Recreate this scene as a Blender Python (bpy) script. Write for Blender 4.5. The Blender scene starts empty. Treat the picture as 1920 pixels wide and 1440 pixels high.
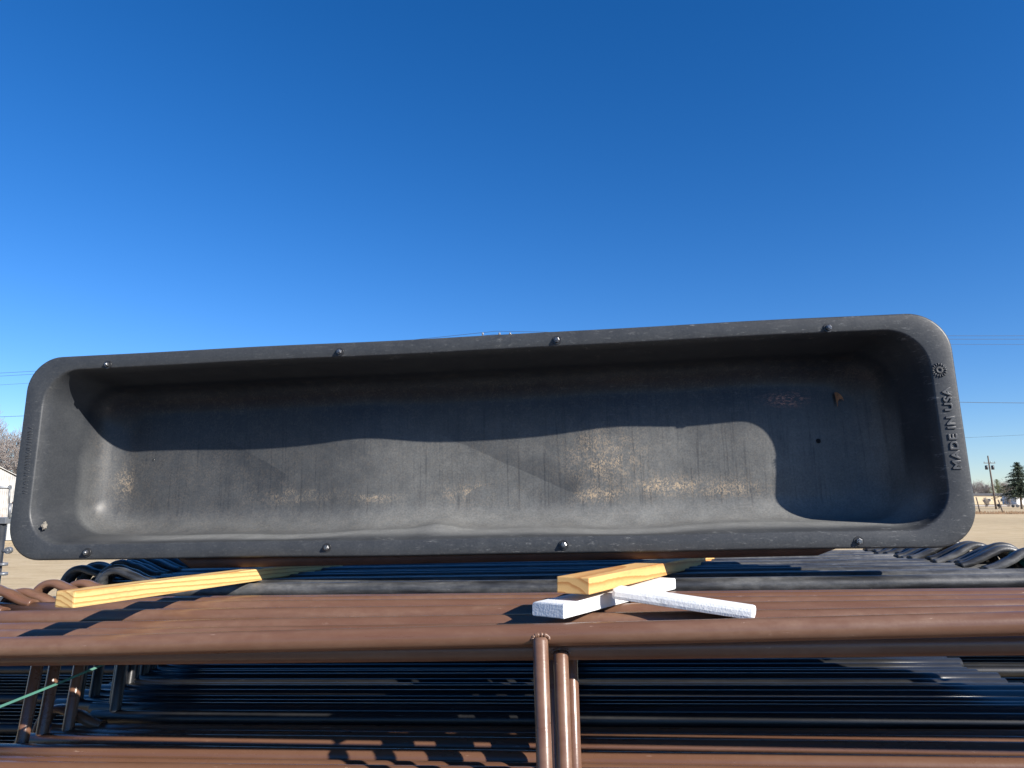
import bpy, bmesh, math, random
from mathutils import Vector, Matrix, noise
random.seed(7)
R = math.radians
sc = bpy.context.scene
C = sc.collection

# ------------------------------------------------------------------ camera, sky, sun, exposure
F = 1350.0                       # focal length in pixels of the 1920 x 1440 photograph
PITCH = math.atan((936 - 720) / F)
HC = 1.75
cam_data = bpy.data.cameras.new('camera')
cam_data.sensor_width = 36.0
cam_data.lens = 36.0 * F / 1920
cam_data.clip_start = 0.05
cam_data.clip_end = 4000
cam = bpy.data.objects.new('camera', cam_data)
C.objects.link(cam)
cam.location = (0, 0, HC)
cam.rotation_euler = (math.pi / 2 + PITCH, 0, 0)
sc.camera = cam

SUN = Vector((1.29, -1.0, 0.88)).normalized()      # towards the sun
EL = math.asin(SUN.z)
AZ = math.atan2(SUN.x, SUN.y)
world = bpy.data.worlds.new('World')
sc.world = world
world.use_nodes = True
wn = world.node_tree.nodes
wl = world.node_tree.links
bg = wn['Background']
sky = wn.new('ShaderNodeTexSky')
sky.sky_type = 'NISHITA'
sky.sun_disc = False
sky.sun_elevation = EL
sky.sun_rotation = AZ
sky.altitude = 300
sky.air_density = 1.0
sky.dust_density = 0.0
sky.ozone_density = 2.0
hs = wn.new('ShaderNodeHueSaturation')
hs.inputs['Saturation'].default_value = 1.23
hs.inputs['Hue'].default_value = 0.5
tint = wn.new('ShaderNodeMix')
tint.data_type = 'RGBA'
tint.blend_type = 'MULTIPLY'
tint.inputs[0].default_value = 1.0
tint.inputs[7].default_value = (0.84, 0.95, 1.24, 1)     # the deep dry winter blue of the photograph
wl.new(sky.outputs[0], tint.inputs[6])
wl.new(tint.outputs[2], hs.inputs['Color'])
wl.new(hs.outputs[0], bg.inputs['Color'])
bg.inputs['Strength'].default_value = 0.07
sd = bpy.data.lights.new('sun', 'SUN')
sd.energy = 5.0
sd.angle = R(0.53)
sd.color = (1.0, 0.94, 0.86)
sun = bpy.data.objects.new('sun', sd)
C.objects.link(sun)
sun.rotation_euler = SUN.to_track_quat('Z', 'Y').to_euler()
sun.location = (6, -6, 8)

sc.view_settings.view_transform = 'Standard'
sc.view_settings.look = 'None'
sc.view_settings.exposure = 0.85
sc.view_settings.gamma = 1.0

# ------------------------------------------------------------------ helpers
RT = Vector((1, 0, 0))
FW = Vector((0, math.cos(PITCH), math.sin(PITCH)))
DN = Vector((0, math.sin(PITCH), -math.cos(PITCH)))
CAM = Vector((0, 0, HC))

def ray(x, y):
    return RT * ((x - 960) / F) + DN * ((y - 720) / F) + FW

def px(x, y, Y):
    d = ray(x, y)
    return CAM + d * (Y / d.y)

def pz(x, y, z=0.0):
    d = ray(x, y)
    return CAM + d * ((z - HC) / d.z)

def link(o, parent=None):
    C.objects.link(o)
    if parent is not None:
        o.parent = parent
    return o

def empty(name, loc=(0, 0, 0), rot=(0, 0, 0)):
    o = bpy.data.objects.new(name, None)
    o.empty_display_size = 0.1
    link(o)
    o.location = loc
    o.rotation_euler = rot
    return o

def tag(o, label=None, cat=None, group=None, kind=None):
    if label: o['label'] = label
    if cat: o['category'] = cat
    if group: o['group'] = group
    if kind: o['kind'] = kind
    return o

def mesh_obj(name, bm, mat, parent=None, smooth=False):
    me = bpy.data.meshes.new(name)
    bm.normal_update()
    bm.to_mesh(me)
    bm.free()
    if mat: me.materials.append(mat)
    if smooth:
        for p in me.polygons: p.use_smooth = True
    o = bpy.data.objects.new(name, me)
    return link(o, parent)

def share(name, me, parent=None):
    return link(bpy.data.objects.new(name, me), parent)

def frame_of(d):
    d = d.normalized()
    a = Vector((0, 0, 1)) if abs(d.z) < 0.9 else Vector((1, 0, 0))
    u = d.cross(a).normalized()
    return u, d.cross(u).normalized()

def tube(bm, pts, rad, seg=12, cap=True):
    pts = [Vector(p) for p in pts]
    n = len(pts)
    rads = rad if isinstance(rad, (list, tuple)) else [rad] * n
    rings = []
    u = None
    for i, p in enumerate(pts):
        d = (pts[min(i + 1, n - 1)] - pts[max(i - 1, 0)])
        if u is None:
            u, v = frame_of(d)
        else:
            dn = d.normalized()
            u = (u - dn * u.dot(dn)).normalized()
            v = dn.cross(u)
        rings.append([bm.verts.new(p + (u * math.cos(2 * math.pi * k / seg) + v * math.sin(2 * math.pi * k / seg)) * rads[i]) for k in range(seg)])
    for a, b in zip(rings[:-1], rings[1:]):
        for k in range(seg):
            f = bm.faces.new((a[k], a[(k + 1) % seg], b[(k + 1) % seg], b[k]))
            f.smooth = True
    if cap:
        bm.faces.new(rings[0][::-1])
        bm.faces.new(rings[-1])
    return rings

def box(bm, lo, hi, bev=0.0):
    lo, hi = Vector(lo), Vector(hi)
    vs = [bm.verts.new((x, y, z)) for x in (lo.x, hi.x) for y in (lo.y, hi.y) for z in (lo.z, hi.z)]
    fs = [(0, 1, 3, 2), (4, 6, 7, 5), (0, 4, 5, 1), (2, 3, 7, 6), (0, 2, 6, 4), (1, 5, 7, 3)]
    faces = [bm.faces.new([vs[i] for i in f]) for f in fs]
    if bev:
        es = list({e for f in faces for e in f.edges})
        bmesh.ops.bevel(bm, geom=es, offset=bev, segments=2, profile=0.6, affect='EDGES')
    return vs

def new_mat(name):
    m = bpy.data.materials.new(name)
    m.use_nodes = True
    nt = m.node_tree
    return m, nt.nodes, nt.links, nt.nodes['Principled BSDF']

def nd(n, kind, **kw):
    o = n.new(kind)
    for k, v in kw.items():
        if k in o.inputs: o.inputs[k].default_value = v
        else: setattr(o, k, v)
    return o

def noise_tex(n, l, scale, detail=6, rough=0.6, vec=None, stretch=None, coord='Object'):
    tc = n.new('ShaderNodeTexCoord')
    src = tc.outputs[coord] if vec is None else vec
    if stretch:
        mp = n.new('ShaderNodeMapping')
        mp.inputs['Scale'].default_value = stretch
        l.new(src, mp.inputs['Vector'])
        src = mp.outputs[0]
    t = n.new('ShaderNodeTexNoise')
    t.inputs['Scale'].default_value = scale
    t.inputs['Detail'].default_value = detail
    t.inputs['Roughness'].default_value = rough
    l.new(src, t.inputs['Vector'])
    return t

def ramp(n, l, fac, stops):
    r = n.new('ShaderNodeValToRGB')
    el = r.color_ramp.elements
    while len(el) < len(stops): el.new(0.5)
    for e, (p, c) in zip(el, stops):
        e.position = p
        e.color = (*c, 1) if len(c) == 3 else c
    l.new(fac, r.inputs['Fac'])
    return r

def mix(n, l, fac, a, b, mode='MIX'):
    m = n.new('ShaderNodeMix')
    m.data_type = 'RGBA'
    m.blend_type = mode
    for sock, v in ((m.inputs[0], fac), (m.inputs[6], a), (m.inputs[7], b)):
        if isinstance(v, (int, float)): sock.default_value = v
        elif isinstance(v, tuple): sock.default_value = (*v, 1)
        else: l.new(v, sock)
    return m.outputs[2]

def bump(n, l, b, height, strength, dist=0.002, prev=None):
    bp = n.new('ShaderNodeBump')
    bp.inputs['Strength'].default_value = strength
    bp.inputs['Distance'].default_value = dist
    l.new(height, bp.inputs['Height'])
    if prev: l.new(prev, bp.inputs['Normal'])
    l.new(bp.outputs[0], b.inputs['Normal'])
    return bp.outputs[0]

G = lambda v: (v, v, v)

def mat_simple(name, col, rough=0.6, var=0.25, scale=6, metal=0.0, bumps=0.2, bscale=60):
    m, n, l, b = new_mat(name)
    t = noise_tex(n, l, scale)
    lo = tuple(c * (1 - var) for c in col)
    hi = tuple(min(1, c * (1 + var)) for c in col)
    r = ramp(n, l, t.outputs[0], [(0.3, lo), (0.7, hi)])
    l.new(r.outputs[0], b.inputs['Base Color'])
    b.inputs['Roughness'].default_value = rough
    b.inputs['Metallic'].default_value = metal
    t2 = noise_tex(n, l, bscale, 4)
    bump(n, l, b, t2.outputs[0], bumps)
    return m

def mat_pipe(name, col, dusty, dustamt, rough):
    """Enamelled steel pipe: slight orange peel, dusty patches, scratches and small chips along the pipe."""
    m, n, l, b = new_mat(name)
    geo = n.new('ShaderNodeNewGeometry')
    oi = n.new('ShaderNodeObjectInfo')
    tc = n.new('ShaderNodeTexCoord')
    ad = n.new('ShaderNodeVectorMath'); ad.operation = 'ADD'
    sc_ = n.new('ShaderNodeVectorMath'); sc_.operation = 'SCALE'
    l.new(oi.outputs['Location'], sc_.inputs[0]); sc_.inputs['Scale'].default_value = 7.31
    l.new(tc.outputs['Object'], ad.inputs[0]); l.new(sc_.outputs[0], ad.inputs[1])
    V = ad.outputs[0]
    t1 = noise_tex(n, l, 3.0, 7, 0.62, vec=V, stretch=(0.8, 6, 6))
    t2 = noise_tex(n, l, 26.0, 6, 0.7, vec=V, stretch=(1, 1.6, 1.6))
    d1 = ramp(n, l, t1.outputs[0], [(0.36, G(0)), (0.72, G(1))])
    d2 = ramp(n, l, t2.outputs[0], [(0.35, G(0.35)), (0.75, G(1))])
    mu = n.new('ShaderNodeMath'); mu.operation = 'MULTIPLY'
    l.new(d1.outputs[0], mu.inputs[0]); l.new(d2.outputs[0], mu.inputs[1])
    mu2 = n.new('ShaderNodeMath'); mu2.operation = 'MULTIPLY'
    l.new(mu.outputs[0], mu2.inputs[0]); mu2.inputs[1].default_value = dustamt
    c = mix(n, l, mu2.outputs[0], col, dusty)
    # chips and scratches
    t3 = noise_tex(n, l, 9.0, 8, 0.75, vec=V, stretch=(1.5, 16, 16))
    chip = ramp(n, l, t3.outputs[0], [(0.655, G(0)), (0.69, G(0.8))])
    c = mix(n, l, chip.outputs[0], c, tuple(min(1, x * 1.25 + 0.10) for x in dusty))
    l.new(c, b.inputs['Base Color'])
    rr = n.new('ShaderNodeMapRange')
    l.new(mu2.outputs[0], rr.inputs[0])
    rr.inputs['To Min'].default_value = rough
    rr.inputs['To Max'].default_value = rough + 0.3
    l.new(rr.outputs[0], b.inputs['Roughness'])
    b.inputs['Specular IOR Level'].default_value = 0.5
    t4 = noise_tex(n, l, 220, 2, 0.5, vec=V)
    bump(n, l, b, t4.outputs[0], 0.16, 0.001)
    return m

M = {}
M['brown'] = mat_pipe('brown_enamel', (0.128, 0.062, 0.037), (0.26, 0.165, 0.11), 0.66, 0.27)
M['black'] = mat_pipe('black_enamel', (0.016, 0.017, 0.019), (0.22, 0.22, 0.215), 0.95, 0.36)
def mat_white():
    m, n, l, b = new_mat('white_paint')
    t = noise_tex(n, l, 11, 6, 0.7)
    c = ramp(n, l, t.outputs[0], [(0.28, (0.52, 0.53, 0.53)), (0.45, (0.74, 0.75, 0.75)), (0.7, (0.80, 0.80, 0.79))]).outputs[0]
    g = noise_tex(n, l, 55, 6, 0.8, stretch=(1, 0.35, 1))
    gr = ramp(n, l, g.outputs[0], [(0.66, G(0)), (0.74, G(0.6))]).outputs[0]
    c = mix(n, l, gr, c, (0.36, 0.33, 0.29))
    l.new(c, b.inputs['Base Color'])
    b.inputs['Roughness'].default_value = 0.6
    t2 = noise_tex(n, l, 190, 3, 0.6)
    p = bump(n, l, b, t2.outputs[0], 0.5, 0.0018)
    bump(n, l, b, t.outputs[0], 0.5, 0.006, p)
    return m
M['white'] = mat_white()
M['brown_low'] = mat_pipe('brown_enamel_shaded', (0.128, 0.062, 0.037), (0.26, 0.165, 0.11), 0.3, 0.26)
M['black_low'] = mat_pipe('black_enamel_shaded', (0.010, 0.0105, 0.012), (0.10, 0.10, 0.10), 0.25, 0.34)  # lower-rail copies, less dusty and darker: shade under the stack put into the colour
M['rust'] = mat_simple('brown_frame_steel', (0.07, 0.032, 0.022), 0.6, 0.3, 9)
M['zinc'] = mat_simple('zinc_bolt', (0.20, 0.20, 0.20), 0.32, 0.3, 60, 0.85)
M['washer'] = mat_simple('black_washer', (0.02, 0.02, 0.021), 0.4, 0.2, 60)
M['mud'] = mat_simple('dried_mud', (0.20, 0.18, 0.15), 0.9, 0.3, 90)
M['leaf'] = mat_simple('dry_leaf', (0.24, 0.11, 0.05), 0.8, 0.35, 60)
M['strap'] = mat_simple('green_strap', (0.025, 0.12, 0.085), 0.5, 0.12, 20)
M['galv'] = mat_simple('grey_steel', (0.20, 0.21, 0.22), 0.45, 0.25, 20, 0.5)
M['dark'] = mat_simple('dark_steel', (0.03, 0.033, 0.037), 0.45, 0.3, 20)
M['bark'] = mat_simple('grey_bark', (0.16, 0.125, 0.10), 0.9, 0.3, 8)
M['twig'] = mat_simple('bare_twigs', (0.30, 0.265, 0.245), 0.9, 0.3, 2)
M['pole'] = mat_simple('weathered_pole', (0.13, 0.10, 0.08), 0.9, 0.3, 4)
M['needle'] = mat_simple('conifer_needles', (0.055, 0.075, 0.045), 0.8, 0.45, 0.8)
M['cedar'] = mat_simple('cedar_needles', (0.15, 0.165, 0.06), 0.8, 0.35, 0.8)
M['beige'] = mat_simple('beige_siding', (0.55, 0.45, 0.30), 0.8, 0.06, 0.3)
M['roofg'] = mat_simple('dark_roof', (0.10, 0.095, 0.09), 0.9, 0.2, 0.3)
M['whitew'] = mat_simple('white_siding', (0.75, 0.74, 0.72), 0.8, 0.05, 0.5)
M['glass'] = mat_simple('window_glass', (0.02, 0.025, 0.03), 0.1, 0.1, 1, 0, 0)
M['wire'] = mat_simple('cable_black', (0.05, 0.055, 0.06), 0.6, 0.1, 1, 0, 0)
M['porcelain'] = mat_simple('insulator', (0.2, 0.21, 0.22), 0.2, 0.1, 5)
M['road'] = mat_simple('pale_gravel', (0.55, 0.47, 0.38), 0.95, 0.1, 0.2)

def mat_ground():
    m, n, l, b = new_mat('dry_grass_field')
    tc = n.new('ShaderNodeTexCoord')
    a = noise_tex(n, l, 0.06, 6, 0.6)
    c = noise_tex(n, l, 1.1, 8, 0.7, stretch=(0.6, 1.6, 1))
    d = noise_tex(n, l, 14, 6, 0.75, stretch=(0.7, 1.3, 1))
    col = ramp(n, l, c.outputs[0], [(0.28, (0.44, 0.325, 0.185)), (0.5, (0.58, 0.45, 0.27)), (0.72, (0.66, 0.54, 0.36))]).outputs[0]
    p = ramp(n, l, a.outputs[0], [(0.35, G(0.85)), (0.65, G(1.0))]).outputs[0]
    col = mix(n, l, 1.0, col, p, 'MULTIPLY')
    q = ramp(n, l, d.outputs[0], [(0.3, G(0.80)), (0.6, G(1.0))]).outputs[0]
    col = mix(n, l, 0.85, col, q, 'MULTIPLY')
    l.new(col, b.inputs['Base Color'])
    b.inputs['Roughness'].default_value = 0.95
    b.inputs['Specular IOR Level'].default_value = 0.1
    bump(n, l, b, d.outputs[0], 0.5, 0.04)
    return m
M['ground'] = mat_ground()

def mat_wood(name, base, dark, ringscale):
    m, n, l, b = new_mat(name)
    tc = n.new('ShaderNodeTexCoord')
    mp = n.new('ShaderNodeMapping')
    mp.inputs['Location'].default_value = (0.02, 0, 0.055)
    mp.inputs['Rotation'].default_value = (R(1.5), R(2), 0)
    l.new(tc.outputs['Object'], mp.inputs['Vector'])
    dis = noise_tex(n, l, 5, 3, 0.5, vec=mp.outputs[0], stretch=(3, 0.6, 3))
    vm = n.new('ShaderNodeVectorMath'); vm.operation = 'MULTIPLY_ADD'
    l.new(dis.outputs['Color'], vm.inputs[0])
    vm.inputs[1].default_value = (0.016, 0.0, 0.016)
    l.new(mp.outputs[0], vm.inputs[2])
    w = n.new('ShaderNodeTexWave')
    w.wave_type = 'RINGS'; w.rings_direction = 'Y'; w.wave_profile = 'SAW'
    w.inputs['Scale'].default_value = ringscale
    w.inputs['Distortion'].default_value = 0.6
    w.inputs['Detail'].default_value = 2
    w.inputs['Detail Scale'].default_value = 3
    l.new(vm.outputs[0], w.inputs['Vector'])
    r = ramp(n, l, w.outputs['Fac'], [(0.0, base), (0.55, tuple(c * 0.93 for c in base)), (0.85, dark), (0.95, dark), (1.0, base)])
    fine = noise_tex(n, l, 60, 4, 0.6, stretch=(8, 0.6, 8))
    f = ramp(n, l, fine.outputs[0], [(0.3, G(0.86)), (0.7, G(1))])
    col = mix(n, l, 1.0, r.outputs[0], f.outputs[0], 'MULTIPLY')
    smu = noise_tex(n, l, 9, 6, 0.7, stretch=(2, 0.8, 2))
    sm = ramp(n, l, smu.outputs[0], [(0.55, G(0)), (0.78, G(0.6))]).outputs[0]
    col = mix(n, l, sm, col, (0.30, 0.19, 0.09))
    kn = n.new('ShaderNodeTexVoronoi'); kn.inputs['Scale'].default_value = 6.5
    l.new(tc.outputs['Object'], kn.inputs['Vector'])
    kr = ramp(n, l, kn.outputs['Distance'], [(0.055, G(0.85)), (0.085, G(0))]).outputs[0]
    col = mix(n, l, kr, col, (0.20, 0.09, 0.035))
    l.new(col, b.inputs['Base Color'])
    b.inputs['Roughness'].default_value = 0.65
    bump(n, l, b, fine.outputs[0], 0.25, 0.001)
    return m
M['wood2'] = mat_wood('orange_pine_lumber', (0.72, 0.42, 0.15), (0.50, 0.22, 0.06), 14)
M['wood'] = mat_wood('pine_lumber', (0.72, 0.48, 0.185), (0.46, 0.235, 0.07), 27)

# the trough pose, solved from the four rim corners in the photograph ------------------------------
BL = Vector((-1.6951, 2.4675, -0.2049 + HC))
E1 = Vector((3.0241, -0.3867, 0.0708))
LEN = E1.length
E1.normalize()
EU = Vector((-0.0115, 0.0340, 0.6966))
WID = 0.698
EU = (EU - E1 * EU.dot(E1)).normalized()
EN = E1.cross(EU)                      # points towards the camera or away
if EN.y < 0: EN = -EN
TM = Matrix.Identity(4)
for i in range(3):
    TM[i][0], TM[i][1], TM[i][2], TM[i][3] = E1[i], EN[i], EU[i], BL[i]
# local trough space: x along the length, y into the trough, z up across its width
def rim_uv(x, y):
    """pixel -> local x, z on the rim plane"""
    d = ray(x, y)
    t = (BL - CAM).dot(EN) / d.dot(EN)
    p = CAM + d * t - BL
    return p.dot(E1), p.dot(EU)
DEP = 0.28
def floor_uv(x, y, w=DEP):
    d = ray(x, y)
    t = (BL + EN * w - CAM).dot(EN) / d.dot(EN)
    p = CAM + d * t - BL
    return p.dot(E1), p.dot(EU)

def sstep(a, b, x):
    t = max(0.0, min(1.0, (x - a) / (b - a)))
    return t * t * (3 - 2 * t)

FZ = lambda x, y: floor_uv(x, y)
def gauss(x, z, cx, cz, sx, sz):
    return math.exp(-((x - cx) / sx) ** 2 - ((z - cz) / sz) ** 2)
cA = FZ(690, 850); cB = FZ(1160, 830); cC = FZ(1350, 800); cD = FZ(950, 940); cE = FZ(500, 900)
def dent(x, z):
    """how far the soft floor bulges towards the viewer (m)"""
    h = 0.017 * gauss(x, z, cA[0], cA[1], 0.16, 0.3)
    h += 0.030 * gauss(x, z, cB[0], cB[1], 0.21, 0.3)
    h += 0.028 * gauss(x, z, cC[0] + 0.12, cC[1], 0.22, 0.3)
    h -= 0.010 * gauss(x, z, cD[0], cD[1], 0.25, 0.12)
    h -= 0.006 * gauss(x, z, cE[0], cE[1], 0.25, 0.15)
    return h

def seg_side(px_, py_, a, b):
    """signed side of point (x,z) from the pixel line a->b, in metres"""
    (ax, az), (bx, bz) = a, b
    dx, dz = bx - ax, bz - az
    L = math.hypot(dx, dz)
    return ((px_ - ax) * dz - (py_ - az) * dx) / L

P1, P2 = FZ(450, 838), FZ(528, 884)
P3 = FZ(500, 912)
Q1, Q2 = FZ(855, 828), FZ(1075, 925)
S1 = [(FZ(900, 925), 0.10, 0.022, 0.8), (FZ(1120, 928), 0.06, 0.022, 1.0), (FZ(1250, 912), 0.10, 0.025, 0.9),
      (FZ(1360, 915), 0.10, 0.025, 0.6), (FZ(1130, 860), 0.10, 0.07, 0.75), (FZ(700, 935), 0.06, 0.008, 0.9),
      (FZ(236, 905), 0.03, 0.05, 0.4), (FZ(560, 930), 0.12, 0.02, 0.35)]
SHOT = FZ(1472, 752)
def dust(x, z, w):
    """dusty film and dried feed, plus painted shade high up and lit band low, 0..1"""
    if w < 0.02:
        return 0.15
    if w < DEP - 0.12:                    # walls
        low = sstep(0.30, 0.08, z)
        return 0.10 + 0.60 * low * sstep(0.15, 0.6, x) * sstep(0.0, 0.10, w)  # paler coat low on the wall paints in its sunlit band
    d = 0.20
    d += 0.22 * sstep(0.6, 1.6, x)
    d *= 0.10 + 0.90 * sstep(0.56, 0.32, z)  # coat thinned high up: painted shade that darkens the upper floor
    for (c, sx, sz, k) in S1:
        d += 0.10 * k * gauss(x, z, c[0], c[1], sx, sz)
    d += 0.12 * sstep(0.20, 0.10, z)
    return max(0.0, min(1.0, d))

def speck(x, z, w):
    if w < DEP - 0.10: return 0.0
    return min(1.0, sum(k * gauss(x, z, c[0], c[1], sx, sz) for (c, sx, sz, k) in S1) * 1.25 + 0.06)

def mat_trough():
    m, n, l, b = new_mat('black_polyethylene')
    at = n.new('ShaderNodeAttribute'); at.attribute_name = 'dust'
    sp = n.new('ShaderNodeSeparateColor'); l.new(at.outputs['Color'], sp.inputs[0])
    fine = noise_tex(n, l, 160, 5, 0.75)
    mid = noise_tex(n, l, 14, 6, 0.65)
    streak = noise_tex(n, l, 9, 5, 0.6, stretch=(11, 0.3, 0.4))
    f1 = ramp(n, l, fine.outputs[0], [(0.36, G(0.72)), (0.68, G(1.2))])
    f2 = ramp(n, l, mid.outputs[0], [(0.3, G(0.78)), (0.7, G(1.18))])
    f3 = ramp(n, l, streak.outputs[0], [(0.30, G(0.55)), (0.44, G(0.97)), (0.72, G(1.08))])
    def mul(a, bb):
        x = n.new('ShaderNodeMath'); x.operation = 'MULTIPLY'
        l.new(a, x.inputs[0]); l.new(bb, x.inputs[1]); return x.outputs[0]
    fl = n.new('ShaderNodeAttribute'); fl.attribute_name = 'flat'
    f3m = mix(n, l, fl.outputs['Fac'], G(1.0), f3.outputs[0])
    fac = mul(mul(mul(sp.outputs['Red'], f1.outputs[0]), f2.outputs[0]), f3m)
    # two washed wedges in the dust, each with one sharp edge: a -> b in the floor plane
    tcw = n.new('ShaderNodeTexCoord')
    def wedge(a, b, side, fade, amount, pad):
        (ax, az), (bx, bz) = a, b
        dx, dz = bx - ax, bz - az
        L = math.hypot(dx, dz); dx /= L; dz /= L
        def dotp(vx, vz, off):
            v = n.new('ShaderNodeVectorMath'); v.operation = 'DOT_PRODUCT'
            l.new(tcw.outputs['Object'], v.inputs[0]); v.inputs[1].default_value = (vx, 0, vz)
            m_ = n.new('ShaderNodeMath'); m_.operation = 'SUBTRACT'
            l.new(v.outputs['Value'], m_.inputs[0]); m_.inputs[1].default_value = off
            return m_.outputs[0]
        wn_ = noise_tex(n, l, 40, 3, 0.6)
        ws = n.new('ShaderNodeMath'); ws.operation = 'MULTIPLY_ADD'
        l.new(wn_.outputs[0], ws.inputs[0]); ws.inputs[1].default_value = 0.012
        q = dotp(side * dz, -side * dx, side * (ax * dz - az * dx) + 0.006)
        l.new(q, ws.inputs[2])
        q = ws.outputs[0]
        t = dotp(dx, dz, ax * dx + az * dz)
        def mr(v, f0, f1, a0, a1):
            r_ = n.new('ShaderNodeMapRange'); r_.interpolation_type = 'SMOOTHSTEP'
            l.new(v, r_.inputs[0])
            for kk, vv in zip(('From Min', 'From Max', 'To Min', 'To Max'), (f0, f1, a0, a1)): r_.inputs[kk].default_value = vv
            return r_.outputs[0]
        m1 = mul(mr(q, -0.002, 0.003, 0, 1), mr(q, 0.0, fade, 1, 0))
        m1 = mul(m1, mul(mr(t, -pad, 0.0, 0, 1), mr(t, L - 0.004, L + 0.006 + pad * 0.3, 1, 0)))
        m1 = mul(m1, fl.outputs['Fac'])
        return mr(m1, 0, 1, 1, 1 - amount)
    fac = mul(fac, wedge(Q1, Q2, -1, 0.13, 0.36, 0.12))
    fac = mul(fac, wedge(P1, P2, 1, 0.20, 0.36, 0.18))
    cl = n.new('ShaderNodeClamp'); l.new(fac, cl.inputs[0])
    base = mix(n, l, mid.outputs[0], (0.008, 0.0105, 0.016), (0.012, 0.0155, 0.022))
    col = mix(n, l, cl.outputs[0], base, (0.255, 0.257, 0.243))
    spk = n.new('ShaderNodeAttribute'); spk.attribute_name = 'speck'
    grit = noise_tex(n, l, 190, 3, 0.8, stretch=(1, 1, 0.75))
    g1 = ramp(n, l, grit.outputs[0], [(0.46, G(0)), (0.56, G(1))])
    patch = noise_tex(n, l, 30, 4, 0.7)
    g2 = ramp(n, l, patch.outputs[0], [(0.38, G(0.1)), (0.6, G(1))])
    gfac = mul(mul(g1.outputs[0], g2.outputs[0]), spk.outputs['Fac'])
    col = mix(n, l, gfac, col, (0.46, 0.35, 0.23))
    # scuffs on the rim
    scf = noise_tex(n, l, 22, 8, 0.8, stretch=(1.2, 1, 5))
    s1 = ramp(n, l, scf.outputs[0], [(0.56, G(0)), (0.70, G(0.75))])
    sfac = mul(s1.outputs[0], sp.outputs['Green'])
    col = mix(n, l, sfac, col, (0.26, 0.26, 0.25))
    # orange scrape in the floor
    sc2 = noise_tex(n, l, 70, 6, 0.8, stretch=(1, 1, 2.2))
    s2 = ramp(n, l, sc2.outputs[0], [(0.50, G(0)), (0.58, G(1))])
    ofac = mul(s2.outputs[0], sp.outputs['Blue'])
    col = mix(n, l, ofac, col, (0.42, 0.20, 0.13))
    l.new(col, b.inputs['Base Color'])
    rr = n.new('ShaderNodeMapRange')
    l.new(cl.outputs[0], rr.inputs[0])
    rr.inputs['To Min'].default_value = 0.36
    rr.inputs['To Max'].default_value = 0.8
    l.new(rr.outputs[0], b.inputs['Roughness'])
    b.inputs['Specular IOR Level'].default_value = 0.30
    n1 = bump(n, l, b, fine.outputs[0], 0.2, 0.001)
    wob = noise_tex(n, l, 5, 3, 0.5)
    bump(n, l, b, wob.outputs[0], 0.14, 0.012, n1)
    return m
M['trough'] = mat_trough()

# ------------------------------------------------------------------ setting: ground, road
bm = bmesh.new()
gx = [-1500, -400, -120, -40, -12, 0, 12, 40, 120, 400, 1500]
gy = [-300, -60, -12, 0, 6, 14, 30, 60, 100, 200, 500, 2500]
grid = [[bm.verts.new((x, y, 0)) for x in gx] for y in gy]
for j in range(len(gy) - 1):
    for i in range(len(gx) - 1):
        bm.faces.new((grid[j][i], grid[j][i + 1], grid[j + 1][i + 1], grid[j + 1][i]))
g = mesh_obj('ground', bm, M['ground'])
tag(g, kind='structure')
bm = bmesh.new()
vs = [bm.verts.new(p) for p in ((-400, 196, 0.006), (600, 176, 0.006), (600, 205, 0.006), (-400, 228, 0.006))]
bm.faces.new(vs)
tag(mesh_obj('road', bm, M['road']), kind='structure')

bm = bmesh.new()
vs = [bm.verts.new(p) for p in ((-150, -120, 0.006), (150, -120, 0.006), (150, 1.0, 0.006), (-150, 1.0, 0.006))]
bm.faces.new(vs)
tag(mesh_obj('bounce_cut_ground', bm, mat_simple('bounce_cut_gravel', (0.115, 0.115, 0.117), 0.95, 0.35, 9, 0, 0.8, 40)), kind='structure')  # unseen dark ground added behind the camera to cut warm bounce into the trough
# ------------------------------------------------------------------ feed trough
NL, NS, NCR = 190, 40, 12
def rloop(inx, inz, r, y, cz=WID / 2):
    """closed rounded rectangle, inset from the outer rim outline; same point count for every call"""
    a, b = LEN / 2 - inx, WID / 2 - inz
    r = max(0.0005, min(r, a - 0.0005, b - 0.0005))
    pts = []
    for i in range(NL): pts.append((-(a - r) + 2 * (a - r) * i / NL, -b))
    for i in range(NCR): t = -math.pi / 2 + math.pi / 2 * i / NCR; pts.append((a - r + r * math.cos(t), -(b - r) + r * math.sin(t)))
    for i in range(NS): pts.append((a, -(b - r) + 2 * (b - r) * i / NS))
    for i in range(NCR): t = math.pi / 2 * i / NCR; pts.append((a - r + r * math.cos(t), b - r + r * math.sin(t)))
    for i in range(NL): pts.append((a - r - 2 * (a - r) * i / NL, b))
    for i in range(NCR): t = math.pi / 2 + math.pi / 2 * i / NCR; pts.append((-(a - r) + r * math.cos(t), b - r + r * math.sin(t)))
    for i in range(NS): pts.append((-a, b - r - 2 * (b - r) * i / NS))
    for i in range(NCR): t = math.pi + math.pi / 2 * i / NCR; pts.append((-(a - r) + r * math.cos(t), -(b - r) + r * math.sin(t)))
    return [Vector((x + LEN / 2, y, z + WID / 2)) for x, z in pts]

RX, RZ = 0.064, 0.046           # rim width at the ends and along the long sides
prof = []                       # (inset ends, inset long, radius, depth, region)
TH = 0.007
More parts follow.
